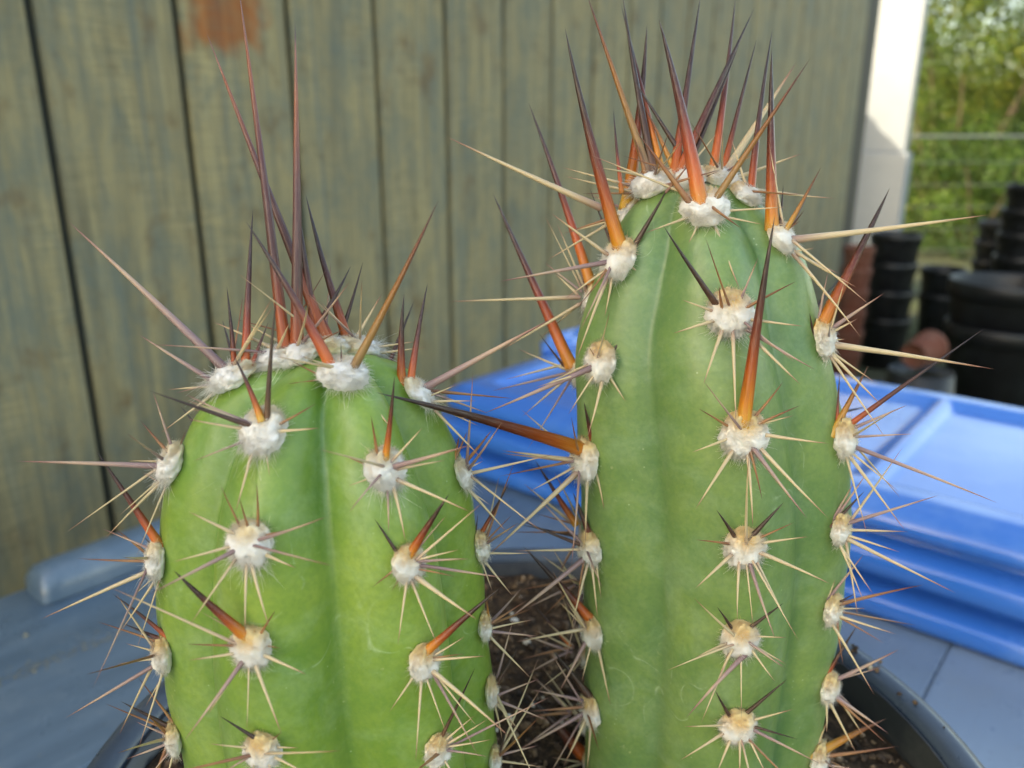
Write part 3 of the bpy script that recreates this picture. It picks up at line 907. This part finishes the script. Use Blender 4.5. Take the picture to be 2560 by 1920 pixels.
LA = [
 # quarter, x, y, size, wool, spines
 (3, 1145, 205, 225, 'y', [(1155,120,1175,-389,'D',28,-.15),(1095,185,640,28,'D',27),(1030,190,800,160,'C',16),(1035,255,830,335,'M',12),(1225,165,1370,90,'B',13),(1190,205,1382,195,'C',19),
      (1085,310,1020,560,'C',16),(1112,105,1035,-130,'A',34,.1),(1150,300,1172,400,'C',9)]),
 (1, 1018, 1630, 215, 'y', [(970,1590,300,940,'M',40,.0),(910,1640,595,1450,'M',24),(1060,1575,1078,900,'R',44,.1),(1012,1565,990,1230,'E',28,.1),(915,1669,720,1679,'C',14),
      (900,1719,690,1874,'C',14),(1090,1570,1160,1390,'R',24,.2),(905,1660,760,1700,'M',12)]),
 (3, 762, 345, 185, 'y', [(690,355,70,325,'M',28),(740,310,600,160,'B',20),(745,280,655,30,'M',17),(690,430,440,665,'C',16),(690,415,510,570,'C',10),(705,470,585,745,'C',10),(680,420,612,378,'M',10),(765,300,800,190,'B',8)]),
 (3, 697, 750, 175, 'y', [(680,680,415,285,'R',42),(700,730,600,660,'D',15),(655,715,435,620,'M',14),(650,765,330,768,'B',16),(650,805,170,1010,'C',22),(670,850,515,1080,'C',14),(685,860,595,1140,'C',9),(660,840,570,920,'C',8)]),
 (3, 722, 1160, 160, 'o', [(720,1090,500,890,'R',24),(715,1110,525,1040,'E',25),(700,1120,420,1020,'B',14),(685,1160,540,1120,'C',12),(685,1185,505,1205,'C',12),(685,1205,280,1445,'M',20),(705,1240,600,1580,'C',12),(712,1245,625,1400,'C',9)]),
 (3, 768, 1520, 150, 'o', [(755,1470,600,1265,'B',15),(750,1490,520,1370,'D',26),(740,1500,450,1380,'B',13),(730,1520,580,1460,'M',14),(735,1550,545,1625,'M',15),(740,1580,630,1700,'M',12),(750,1590,700,1760,'C',12)]),
 (3, 1088, 680, 205, 'y', [(990,635,810,555,'C',18),(985,705,745,775,'C',16),(1035,710,640,910,'M',23,-.55),(1005,775,810,1050,'C',14),(1065,795,1045,1080,'C',16),(1090,790,1150,1060,'C',18),
      (1155,740,1275,810,'C',18),(1160,650,1240,630,'B',10),(1115,600,1122,425,'B',15,-.5),(1075,630,1030,490,'B',15,-.6),(1015,570,950,435,'B',11)]),
 (3, 1093, 1125, 195, 'o', [(1050,1080,745,825,'A',56,-.45),(1125,1080,1185,975,'B',17),(1000,1130,800,1130,'B',14),(1010,1165,810,1200,'C',16),(1055,1190,800,1550,'M',23),(1110,1230,1215,1520,'C',18),
      (1075,1230,1070,1500,'C',9),(1150,1175,1325,1255,'C',20),(1170,1135,1215,1145,'B',8),(1005,1060,860,980,'M',8)]),
 (3, 1140, 1570, 175, 'o', [(1120,1540,945,1440,'D',24),(1060,1570,900,1565,'C',12),(1085,1605,940,1680,'M',16),(1215,1570,1290,1572,'C',12),(1195,1615,1330,1690,'C',16),(1185,1530,1215,1505,'B',11),(1100,1640,1060,1800,'C',12),(1160,1640,1220,1800,'C',12)]),
 (1, 1480, 1632, 215, 'y', [(1432,1585,1105,935,'R',56,-.15),(1518,1605,1922,880,'P',44,-.2),(1400,1630,1250,1560,'B',12),(1575,1704,1705,1864,'C',18),(1475,1560,1470,1480,'R',12),(1385,1640,1240,1665,'B',9)]),
 (3, 1655, 365, 195, 'y', [(1670,290,1716,-40,'A',34,-.2),(1632,315,1608,130,'B',19),(1720,305,1830,190,'C',14),(1710,355,2040,270,'M',25,-.4),(1755,360,1920,330,'C',16),(1755,430,2040,550,'C',18),(1675,470,1690,645,'M',14),
      (1710,480,1765,680,'C',16),(1620,400,1505,440,'C',12),(1560,340,1480,305,'B',8)]),
 (3, 1757, 770, 175, 'o', [(1790,705,1935,465,'A',44,-.2),(1720,735,1620,580,'D',22),(1815,700,1930,560,'M',9),(1820,755,1985,715,'C',14),(1830,765,2025,745,'M',16),(1840,805,1975,825,'B',10),(1815,845,2060,1030,'C',25),
      (1790,880,1885,1140,'C',14),(1755,870,1715,1130,'C',14),(1695,810,1605,880,'B',11),(1720,850,1690,900,'B',7)]),
 (3, 1825, 1190, 160, 'o', [(1870,1130,2150,880,'A',44,-.1),(1790,1170,1735,1120,'D',17),(1890,1165,2010,1095,'C',12),(1895,1190,2095,1175,'C',16),(1895,1180,2010,1165,'B',9),(1870,1240,2220,1520,'C',23),(1820,1290,1795,1640,'C',14),
      (1850,1290,1930,1520,'C',11),(1790,1260,1680,1420,'C',14)]),
 (3, 1885, 1570, 150, 'o', [(1920,1500,2060,1225,'D',19),(1935,1530,2050,1430,'C',12),(1950,1545,2110,1450,'C',12),(1950,1565,2130,1545,'C',11),(1955,1585,2110,1600,'M',12),(1850,1530,1830,1500,'D',14),(1900,1650,1900,1800,'C',12),(1930,1640,2010,1780,'C',12)]),
 (3, 1795, 45, 165, 'y', [(1735,-9,1710,-389,'A',46,-.1),(1775,-19,1828,-444,'R',38,.1),(1850,10,2390,-290,'M',34,-.1),(1885,95,2065,185,'C',14),(1900,110,2010,160,'M',14),(1905,140,2090,330,'C',14),(1880,75,2060,70,'C',14),(1860,50,1980,0,'C',10)]),
 (3, 1985, 390, 140, 'y', [(1970,320,2020,200,'B',15),(2005,345,2140,205,'B',20),(2040,385,2390,305,'C',17),(2020,365,2090,340,'C',12),(2030,460,2200,650,'C',16),(2040,470,2120,520,'C',10),(1965,320,1985,220,'O',20)]),
 (3, 2062, 700, 135, 'o', [(2070,660,2212,420,'A',24),(2055,645,2065,560,'D',12),(2090,690,2212,560,'B',11),(2100,730,2300,740,'C',12),(2090,760,2212,920,'C',13),(2080,765,2130,900,'C',11)]),
 (3, 2105, 1050, 125, 'o', [(2130,1070,2330,1090,'M',15),(2120,1035,2280,930,'B',13),(2125,1100,2300,1280,'C',13),(2110,1005,2100,900,'O',14),(2125,1055,2310,1010,'C',11)]),
 (3, 2135, 1330, 130, 'o', [(2150,1290,2230,1150,'D',28),(2160,1340,2330,1270,'M',14),(2155,1370,2370,1450,'M',15),(2150,1385,2250,1500,'C',13),(2140,1395,2180,1540,'C',11)]),
 (3, 2155, 1625, 110, 'o', [(2170,1600,2330,1560,'M',13),(2170,1630,2350,1650,'C',12),(2160,1590,2190,1480,'D',13)]),
 # crown
 (1, 1200, 1525, 185, 'y', [(1228,1475,1045,-60,'V',54,.1),(1170,1500,930,1380,'C',19,.2)]),
 (1, 1300, 1550, 205, 'y', [(1282,1505,1292,90,'V',58,-.05),(1330,1500,1500,1410,'B',13,-.2),(1300,1560,1350,1500,'B',12)]),
 (1, 1415, 1525, 195, 'y', [(1412,1480,892,140,'V',54,.1),(1362,1450,1280,820,'E',44,.1),(1440,1480,1318,1235,'A',34,.15),(1340,1460,1540,1165,'E',36,.2)]),
 (1, 1545, 1525, 205, 'y', [(1495,1450,1284,840,'E',46,.15),(1462,1480,1588,1135,'D',26,.3),(1520,1490,1655,1270,'C',21,.2),(1610,1530,1840,1495,'C',15,.1),(1600,1505,1810,1465,'C',14,.3),(1405,1500,1425,1130,'M',15,.3),(1560,1500,1555,1380,'B',14,.2)]),
]
for a in LA:
    add_areole(SL, cactL, cL, *a)
for ci in (2, 3, 4):
    zz = SL.zt - .022
    j = 0
    while zz > SL.zb + .01:
        ph = SL.crest_ang(ci, zz)
        if ci != 2:
            random_areole(SL, cactL, cL, ph, zz, .0058, 'y' if j < 2 else 'o', 4)
        zz -= .026 - .001 * j; j += 1

# ---- taller cactus
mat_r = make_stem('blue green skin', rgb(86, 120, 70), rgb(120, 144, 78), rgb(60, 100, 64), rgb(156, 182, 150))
SR = Stem([(392, 1500, 0), (404, 1499, 84), (424, 1500, 122), (456, 1500, 158), (520, 1508, 206), (600, 1505, 240), (700, 1500, 264), (800, 1508, 282), (1000, 1527, 291), (1200, 1526, 281),
           (1400, 1513, 263), (1659, 1495, 240)], .232,
          [(14, 2), (77, 0), (135, 0), (193, 0), (247, 0), (308, -3)], CAMZ - .222, .19)
cactR, cR = empty('cactus', SR.axis(SR.zb))
tag(cactR, 'taller grey green columnar cactus with amber spines rising above the other', 'cactus', 'ribbed cacti in the black pot')
link('stem', SR.build(mat_r), cactR, Matrix.Identity(4), cR)
RA = [
 (2, 828, 905, 215, 'o', [(805,835,672,55,'R',72,-.1),(860,890,1290,250,'P',36,-.25),(772,882,540,560,'B',30,-.1),(700,790,900,730,'B',13,-.2),(760,940,570,1005,'C',14),(800,980,765,1055,'C',13),(880,985,985,1260,'C',17),(940,910,1190,895,'C',12),(935,940,1085,970,'C',12),(690,800,790,680,'B',12,0)]),
 (2, 475, 1125, 195, 'o', [(460,1045,185,140,'A',66,-.15),(530,1060,690,800,'D',28),(385,1080,165,920,'C',18),(400,1135,-60,1215,'M',23),(385,1180,230,1290,'C',14),(400,1230,270,1550,'C',17),(430,1220,405,1370,'C',14),(525,1160,605,1215,'C',12),(575,1090,650,1070,'B',8),(455,1095,440,1065,'B',14,-.8)]),
 (2, 308, 1270, 130, 'o', [(330,1195,100,440,'R',48,.1),(315,1225,280,1050,'D',13),(260,1285,-280,1303,'C',20),(265,1330,-60,1520,'C',16),(260,1250,185,1180,'C',13),(285,1215,140,930,'C',9),(275,1240,130,1130,'M',11)]),
 (2, 250, 1600, 130, 'o', [(245,1560,-85,830,'R',56,.1),(230,1590,110,1440,'D',15),(220,1590,20,1510,'C',14),(240,1570,-30,1640,'C',14),(225,1615,-90,1690,'M',15),(230,1640,40,1800,'C',13)]),
 (2, 395, 1562, 180, 'o', [(430,1530,525,1375,'D',21),(370,1560,330,1500,'B',13),(325,1597,-118,1792,'M',26,-.1),(310,1610,100,1670,'C',13),(430,1640,490,1734,'C',15),(390,1645,338,1900,'C',17),(340,1640,240,1790,'C',12),(480,1565,535,1565,'B',8)]),
 (4, 330, 322, 190, 'o', [(312,285,-596,-20,'A',66,-.75),(355,285,310,75,'A',36,-.4),(370,330,435,270,'D',17),(240,325,-45,287,'C',20),(330,340,-50,300,'M',18),(230,340,-60,400,'B',13),(272,392,-108,750,'C',25,-.1),(325,420,310,690,'C',17),(370,405,405,545,'C',13),(410,375,450,382,'B',9),(250,370,70,470,'C',12)]),
 (4, 350, 702, 155, 'o', [(345,675,262,465,'E',40,-.2),(285,690,20,595,'D',19),(285,715,0,725,'C',14),(305,760,-20,1030,'M',25),(345,780,370,1010,'C',14),(325,785,250,1060,'C',13),(365,780,385,930,'C',11),(395,760,425,775,'B',8)]),
 (4, 358, 1065, 145, 'o', [(325,1000,60,690,'E',46,-.1),(360,1055,330,1010,'D',18,-.6),(305,1060,10,1110,'C',17),(315,1120,200,1340,'M',19),(370,1130,425,1390,'C',15),(400,1115,500,1200,'C',11),(340,1130,300,1290,'C',11)]),
 (4, 350, 1400, 145, 'o', [(350,1370,180,1140,'D',46,-.1),(295,1365,80,1315,'M',16),(300,1395,60,1420,'B',15),(295,1430,0,1610,'M',19),(310,1465,230,1659,'C',16),(340,1470,330,1690,'C',13),(380,1460,450,1640,'C',13),(395,1440,490,1560,'C',11)]),
 (4, 312, 1625, 135, 'o', [(290,1585,80,1330,'E',60,-.1),(280,1630,60,1650,'C',14),(330,1640,330,1590,'D',12),(300,1680,240,1800,'C',14)]),
 (2, 935, 1352, 212, 'o', [(870,1298,645,985,'D',32),(910,1345,880,1230,'B',21,-.5),(830,1330,735,1295,'C',14),(840,1395,690,1440,'C',16),(900,1450,820,1665,'C',18),(955,1455,968,1840,'C',18),(1050,1445,1300,1610,'M',18),(1060,1480,1245,1665,'C',18),(1050,1383,1260,1410,'C',16),(1010,1330,1225,1205,'B',17),(1000,1265,1065,1110,'M',12)]),
 (4, 995, 212, 215, 'o', [(1005,135,1115,-729,'A',64,-.2),(930,180,805,100,'B',14),(1065,125,1180,0,'B',16),(1050,180,1245,85,'B',17),(1085,170,1220,135,'C',12),(1095,220,1370,265,'C',19),(1030,260,1270,590,'M',24),(1085,290,1360,590,'C',19),(1020,325,1055,620,'C',16),(950,295,790,545,'C',19),(925,240,775,300,'C',15)]),
 (4, 1000, 697, 185, 'o', [(960,655,885,530,'D',24),(1020,675,1175,510,'D',30),(1080,660,1220,600,'B',13),(1090,685,1280,655,'C',15),(1075,730,1380,850,'C',21),(1065,785,1190,1030,'C',15),(1030,785,1122,1108,'M',19),(1015,790,1045,1060,'C',9),(980,795,960,1020,'C',15),(935,750,790,885,'C',19),(905,685,790,668,'B',12)]),
 (4, 980, 1090, 175, 'o', [(950,1055,890,950,'D',20),(1025,1055,1175,945,'D',22),(995,1095,1180,1240,'M',17),(1060,1140,1185,1210,'C',13),(1060,1090,1190,1098,'C',11),(905,1130,785,1172,'C',15),(945,1160,895,1260,'C',15),(925,1200,815,1470,'C',12),(985,1190,735,1430,'M',22),(1040,1155,1130,1295,'C',13),(990,1180,990,1450,'C',9)]),
 (4, 970, 1465, 170, 'o', [(940,1435,870,1325,'D',22),(1015,1420,1190,1275,'D',22),(1050,1450,1215,1405,'C',13),(1045,1480,1235,1535,'D',15),(1035,1490,1330,1640,'M',17),(890,1475,745,1488,'C',11),(895,1520,725,1630,'C',15),(940,1545,880,1690,'C',15),(985,1550,985,1700,'C',15),(1030,1545,1100,1690,'C',13)]),
 (2, 1148, 1030, 165, 'o', [(1122,955,1107,190,'A',58,-.05),(1160,950,1175,800,'D',17,.2),(1180,1000,1345,725,'O',27),(1190,990,1245,950,'B',13),(1225,1035,2060,940,'C',33,-.1),(1235,1085,1305,1080,'C',10),(1235,1095,1485,1255,'C',17),(1235,1100,1420,1190,'M',13),(1235,1120,1520,1450,'C',17)]),
 (2, 1330, 1460, 175, 'o', [(1342,1395,1655,800,'A',60,-.05),(1300,1450,1300,1350,'D',17,-.4),(1365,1430,1600,1265,'M',22),(1370,1440,1500,1380,'C',18),(1385,1470,1440,1460,'C',14),(1395,1490,2090,1585,'C',29,-.1),(1385,1525,1565,1650,'C',13),(1380,1530,1600,1760,'C',17),(1375,1540,1610,1900,'C',13),(1325,1380,1360,1170,'M',15)]),
 (4, 1417, 230, 175, 'o', [(1400,185,1540,-80,'O',36,-.1),(1410,215,1425,135,'D',15,-.5),(1445,185,2040,-249,'E',27,-.1),(1465,195,1710,90,'M',17),(1460,230,1735,212,'M',14),(1475,270,2100,500,'M',21),(1465,295,1675,465,'C',11),(1450,300,1700,635,'C',17),(1440,300,1540,660,'C',11),(1405,150,1412,-50,'R',16,.2)]),
 (4, 1403, 620, 145, 'o', [(1402,590,1520,460,'D',21),(1410,560,1540,395,'M',15),(1400,560,1480,420,'M',13),(1440,605,1845,480,'M',19),(1440,630,1715,638,'C',15),(1435,650,1680,722,'C',15),(1430,660,1920,905,'C',19),(1410,680,1525,940,'C',13),(1412,690,1565,915,'C',12)]),
 (4, 1370, 967, 145, 'o', [(1380,960,1485,905,'D',17,-.3),(1385,905,1520,735,'M',15),(1400,955,1775,850,'B',19),(1405,970,1530,972,'C',11),(1405,1000,1660,1085,'C',15),(1410,1005,1615,1115,'B',11),(1380,1030,1570,1340,'C',15),(1372,905,1400,845,'C',11)]),
 (4, 1355, 1302, 140, 'o', [(1370,1240,1490,1030,'E',21),(1365,1290,1410,1275,'D',17,-.5),(1385,1285,1680,1155,'M',21),(1390,1280,1610,1225,'M',11),(1390,1345,1630,1510,'M',19),(1390,1350,1625,1555,'B',15),(1375,1380,1490,1600,'C',15),(1360,1380,1370,1510,'C',13),(1350,1240,1365,1170,'C',11)]),
 (4, 1312, 1605, 140, 'o', [(1320,1595,1610,1430,'O',46,0),(1340,1610,1675,1572,'B',19),(1322,1555,1365,1450,'C',13),(1320,1640,1480,1665,'M',15),(1330,1560,1300,1500,'D',14)]),
 (4, 262, 612, 100, 'o', [(265,590,92,330,'A',32),(235,580,50,430,'C',15),(280,660,20,600,'D',15),(250,600,100,560,'B',10),(240,640,-10,640,'B',10)]),
 (4, 262, 862, 100, 'o', [(250,850,10,890,'B',14),(255,830,120,740,'C',12),(250,880,60,960,'M',13),(258,840,160,700,'C',10),(250,890,130,1010,'B',10)]),
 (4, 248, 1150, 105, 'o', [(240,1140,30,1180,'B',15),(240,1120,100,960,'R',16),(235,1160,60,1250,'M',13),(240,1110,140,1010,'C',11),(235,1150,10,1075,'M',14),(235,1130,90,1060,'C',10)]),
 (4, 240, 1430, 100, 'o', [(232,1420,40,1440,'B',15),(232,1400,90,1250,'M',13),(230,1440,60,1560,'M',14),(235,1400,150,1290,'C',10)]),
 # crown
 (2, 625, 815, 215, 'o', [(600,775,318,-40,'P',42,.1),(612,745,450,-10,'D',42,.25),(645,730,470,15,'A',34,.35),(800,775,520,335,'D',34,.1),(700,735,590,455,'O',30,.2),(470,790,215,725,'C',13,.2),(510,825,225,770,'C',15,.1),(515,835,300,835,'B',12),(470,800,425,460,'R',22,.3),(580,770,545,590,'B',26,-.2)]),
 (2, 745, 790, 190, 'o', [(702,740,815,-20,'E',46,.3),(720,745,1050,20,'E',44,.15),(738,770,1012,170,'D',30,.3),(760,800,900,735,'B',12,-.2)]),
 (2, 890, 785, 175, 'o', [(868,740,992,-30,'R',42,.35),(910,745,1057,160,'E',32,.2),(930,730,1232,260,'C',36,.3),(955,775,1258,655,'C',21,.1),(975,810,1260,838,'C',14,.1),(985,815,1395,872,'C',17,0),(850,790,835,740,'B',16,-.3)]),
 (2, 1000, 850, 140, 'o', [(1030,850,1096,125,'E',38,.3),(1010,830,1080,930,'B',9,.1)]),
 (2, 478, 905, 140, 'o', [(498,880,632,110,'A',62,.1),(355,885,-298,600,'C',30,.0),(440,950,240,1010,'C',14,.1),(430,960,150,1125,'C',15,0),(420,1030,330,810,'D',14,.1),(500,905,570,860,'C',14,-.2),(400,950,220,1010,'B',12,.2)]),
]
for a in RA:
    add_areole(SR, cactR, cR, *a)
for ci in (2, 3):
    zz = SR.zt - .022
    j = 0
    while zz > SR.zb + .01:
        random_areole(SR, cactR, cR, SR.crest_ang(ci, zz), zz, .0056, 'o', 3)
        zz -= .029; j += 1

# ------------------------------------------------------------------ nursery pots behind
def measure(xl, xr, yt, Y):
    """centre x, radius and top height of a round thing at distance Y seen between display pixels xl..xr with its top at yt"""
    p0, p1 = at_Y(xl * D2S, yt * D2S, Y), at_Y(xr * D2S, yt * D2S, Y)
    return (p0.x + p1.x) / 2, (p1.x - p0.x) / 2, (p0.z + p1.z) / 2
bp = plastic('nursery pot plastic', rgb(15, 17, 21), .45, .35, 25, .1, dust=rgb(46, 52, 60))
terra = NT('terracotta')
tv = terra.coord('Object')
terra.bump(terra.noise(tv, 90, 5), .3, .002)
terra.set(terra.mix(terra.ramp(terra.noise(tv, 14, 6, .7), [(0.4, BLK), (0.75, (.7, .7, .7, 1))]), rgb(104, 56, 40), rgb(122, 94, 82)), .85)
def pot_profile(r, h, thick=.006):
    return [(.001, .008), (r * .70, .008), (r * .74, 0), (r * .76, .002), (r * .93, h * .80), (r * .95, h * .82), (r, h * .825), (r, h * .985), (r * .985, h), (r * .95, h), (r * .93, h * .97), (r * .88, h * .80), (r * .70, .02), (.001, .02)]
_pm = {}
def nursery_pot(x, y, z, r, h, mat, label, group, name='nursery_pot', tilt=None):
    key = (round(r, 3), round(h, 3), mat.name)
    if key not in _pm:
        _pm[key] = (lathe_mesh('body', pot_profile(r, h)[:6], mat, 40), lathe_mesh('rim', pot_profile(r, h)[5:], mat, 40))
    e, em = empty(name, Vector((x, y, z)))
    if tilt is not None:
        e.matrix_basis = Matrix.Translation((x, y, z)) @ tilt
        em = e.matrix_basis.copy()
    tag(e, label, 'pot', group)
    link('body', _pm[key][0], e, em, em)
    link('rim', _pm[key][1], e, em, em)
    return e
G1 = 'nested black nursery pots'
def stack(xl, xr, yt, Y, h, step, mat, what, group, name='nursery_pot'):
    x, r, top = measure(xl, xr, yt, Y)
    n = max(1, int((top - h) / step) + 1)
    step = (top - h) / (n - 1) if n > 1 else 0
    for i in range(n):
        where = 'at the bottom of' if i == 0 else ('topmost in' if i == n - 1 else ('second', 'third', 'fourth', 'fifth', 'sixth', 'seventh', 'eighth')[i - 1] + ' from the ground in')
        nursery_pot(x + (rng.uniform(-.006, .006)), Y + rng.uniform(-.006, .006), i * step if n > 1 else 0, r, h if n > 1 else top, mat, what.replace('WHERE', where), group, name)
stack(1886, 1990, 503, 4.05, .27, .12, bp, 'black nursery pot WHERE the stack beside the terracotta pots', G1)
stack(1994, 2086, 578, 4.7, .27, .11, bp, 'black nursery pot WHERE the lower stack behind the big pot', G1)
stack(2120, 2222, 478, 5.2, .28, .12, bp, 'black nursery pot WHERE the stack near the wire fence', G1)
stack(2066, 2300, 606, 3.3, .40, .16, bp, 'wide black nursery pot WHERE the fattest stack', G1)
stack(2182, 2300, 398, 4.3, .30, .12, bp, 'black nursery pot WHERE the tallest stack', G1)
stack(1826, 1890, 532, 3.75, .17, .085, terra.m, 'terracotta pot WHERE the clay stack next to the white post', 'stacked terracotta pots', 'terracotta_pot')
# one low black pot upside down carrying a tipped terracotta pot
x, r, top = measure(1900, 2080, 800, 2.9)
nursery_pot(x, 2.9, top, r * .95, top, bp, 'upside down black pot carrying the tipped clay pot', None, tilt=Matrix.Rotation(math.pi, 4, 'X'))
nursery_pot(x - .05, 2.88, top + .062, .065, .13, terra.m, 'small terracotta pot lying on its side on an upturned pot', None, 'terracotta_pot',
            tilt=Matrix.Rotation(R(35), 4, 'Z') @ Matrix.Rotation(R(82), 4, 'Y'))

# ------------------------------------------------------------------ wire fence
metal = simple('galvanised wire', rgb(112, 120, 116), .5, Metallic=.5)
fen, fm = empty('wire_fence', Vector((2.0, 7.6, 0)))
tag(fen, 'thin galvanised wire fence with a top rail in front of the shrubs', 'fence')
def tube(p0, p1, r, n=8):
    d = Vector(p1) - Vector(p0)
    q = d.to_track_quat('Z', 'Y').to_matrix()
    vs_, fs = [], []
    for e in (0, 1):
        for i in range(n):
            a = 2 * math.pi * i / n
            vs_.append(tuple(Vector(p0) + d * e + q @ Vector((r * math.cos(a), r * math.sin(a), 0))))
    for i in range(n):
        k = (i + 1) % n
        fs.append((i, k, n + k, n + i))
    fs += [tuple(range(n))[::-1], tuple(range(n, 2 * n))]
    return mesh('tube', vs_, fs, metal)
I4 = Matrix.Identity(4)
for x in (1.4, 3.2, 5.6, 7.6, 9.6, 11.7):
    link('fence_post', tube((x, 7.6, 0), (x, 7.6, 1.22), .024), fen, I4, fm)
link('top_rail', tube((1.4, 7.575, 1.175), (11.7, 7.575, 1.175), .013), fen, I4, fm)
for z in (.15, .35, .55, .75, .95):
    link('wire', tube((1.4, 7.57, z), (11.7, 7.57, z), .003, 5), fen, I4, fm)

# ------------------------------------------------------------------ shrubs
bark = simple('bark', rgb(78, 66, 52), .9)
def leafmat(name, c0, c1, c2):
    t = NT(name)
    v = t.coord('Object')
    at = t.attr('shade')
    c = t.ramp(at, [(0, c0), (.5, c1), (1, c2)])
    return t.set(c, .5, Subsurface_Weight=.0, Transmission_Weight=.0, Specular_IOR_Level=.3)
LM1 = leafmat('leaves green', rgb(24, 46, 12), rgb(46, 74, 20), rgb(80, 102, 30))
LM2 = leafmat('leaves yellow green', rgb(34, 54, 14), rgb(64, 86, 22), rgb(108, 112, 36))
def shrub(x, y, h, w, mat, label, seed, group='shrubs behind the wire fence', n=5200, leaf=.06):
    r_ = random.Random(seed)
    e, em = empty('shrub', Vector((x, y, 0)))
    tag(e, label, 'shrub', group)
    vs_, fs = [], []
    for k in range(7):
        a = r_.uniform(0, 6.28)
        p = Vector((x, y, 0)); q = Vector((x + math.cos(a) * w * .35, y + math.sin(a) * w * .35, h * r_.uniform(.5, .8)))
        b0 = len(vs_)
        for j in range(5):
            t = j / 4
            c0 = p.lerp(q, t) + Vector((noise.noise(Vector((k, t * 3, seed))), noise.noise(Vector((k + 9, t * 3, seed))), 0)) * .12 * t
            rr = .035 * (1 - .75 * t)
            for i in range(6):
                an = i * math.pi / 3
                vs_.append((c0.x + rr * math.cos(an), c0.y + rr * math.sin(an), c0.z))
        for j in range(4):
            for i in range(6):
                kk = (i + 1) % 6
                fs.append((b0 + j * 6 + i, b0 + j * 6 + kk, b0 + j * 6 + 6 + kk, b0 + j * 6 + 6 + i))
    link('trunk', mesh('trunk', vs_, fs, bark, True), e, I4, em)
    clumps = []
    for k in range(60):
        a = r_.uniform(0, 6.28); rr = math.sqrt(r_.random()) * w * .5
        zz = r_.uniform(.06, .95) * h
        rr *= math.sqrt(max(1 - (zz / h) ** 2.4, .05))
        clumps.append((Vector((x + rr * math.cos(a), y + rr * math.sin(a), zz)), r_.uniform(.18, .42) * w * .5, r_.gauss(0, .18)))
    vs_, fs, sh = [], [], []
    for i in range(n):
        c0, cr_, cs = r_.choice(clumps)
        d = Vector((r_.gauss(0, 1), r_.gauss(0, 1), r_.gauss(0, 1))).normalized()
        p = c0 + d * cr_ * (r_.random() ** .45)
        if p.z < .03: p.z = r_.uniform(.03, .3)
        nn = (d + Vector((r_.gauss(0, .6), r_.gauss(0, .6), r_.gauss(0, .6) + .5))).normalized()
        u = nn.cross(Vector((r_.gauss(0, 1), r_.gauss(0, 1), r_.gauss(0, 1)))).normalized()
        v = nn.cross(u)
        L = leaf * r_.uniform(.6, 1.3); W = L * .38
        b0 = len(vs_)
        vs_ += [tuple(p - u * L * .5), tuple(p + v * W * .5 + nn * L * .06), tuple(p + u * L * .5), tuple(p - v * W * .5 + nn * L * .06)]
        fs.append((b0, b0 + 1, b0 + 2, b0 + 3))
        s = min(max(.45 + cs + r_.gauss(0, .18), 0), 1)
        sh += [s] * 4
    m = mesh('crown', vs_, fs, mat)
    at = m.attributes.new('shade', 'FLOAT', 'POINT'); at.data.foreach_set('value', sh)
    link('crown', m, e, I4, em)
shrub(3.4, 10.2, 3.3, 2.6, LM1, 'dense green shrub behind the wall end and white post', 1)
shrub(5.0, 9.4, 3.0, 2.5, LM2, 'yellow green leafy shrub just right of the white post', 2, n=26000)
shrub(6.7, 9.8, 2.95, 2.6, LM1, 'green leafy shrub behind the wire fence by the tallest pot stack', 3, n=26000)
shrub(8.4, 9.6, 3.1, 2.7, LM2, 'yellow green shrub farther along the wire fence', 4)
shrub(4.9, 8.5, 1.25, 1.9, LM1, 'low dark green bush at the foot of the yellow green shrub', 5, n=10000, leaf=.05)
shrub(6.5, 8.6, 1.15, 1.9, LM1, 'low green bush beneath the leafy shrub near the tallest pots', 6, n=10000, leaf=.05)
shrub(8.2, 8.5, 1.2, 2.0, LM1, 'low green bush farther along the wire fence', 7, leaf=.05)
shrub(5.9, 13.0, 4.6, 4.4, LM2, 'tall yellow green tree rising behind the other shrubs', 8, n=30000, leaf=.11)
shrub(9.5, 13.5, 4.0, 4.2, LM1, 'tall green tree rising behind the far shrub', 9, n=20000, leaf=.11)
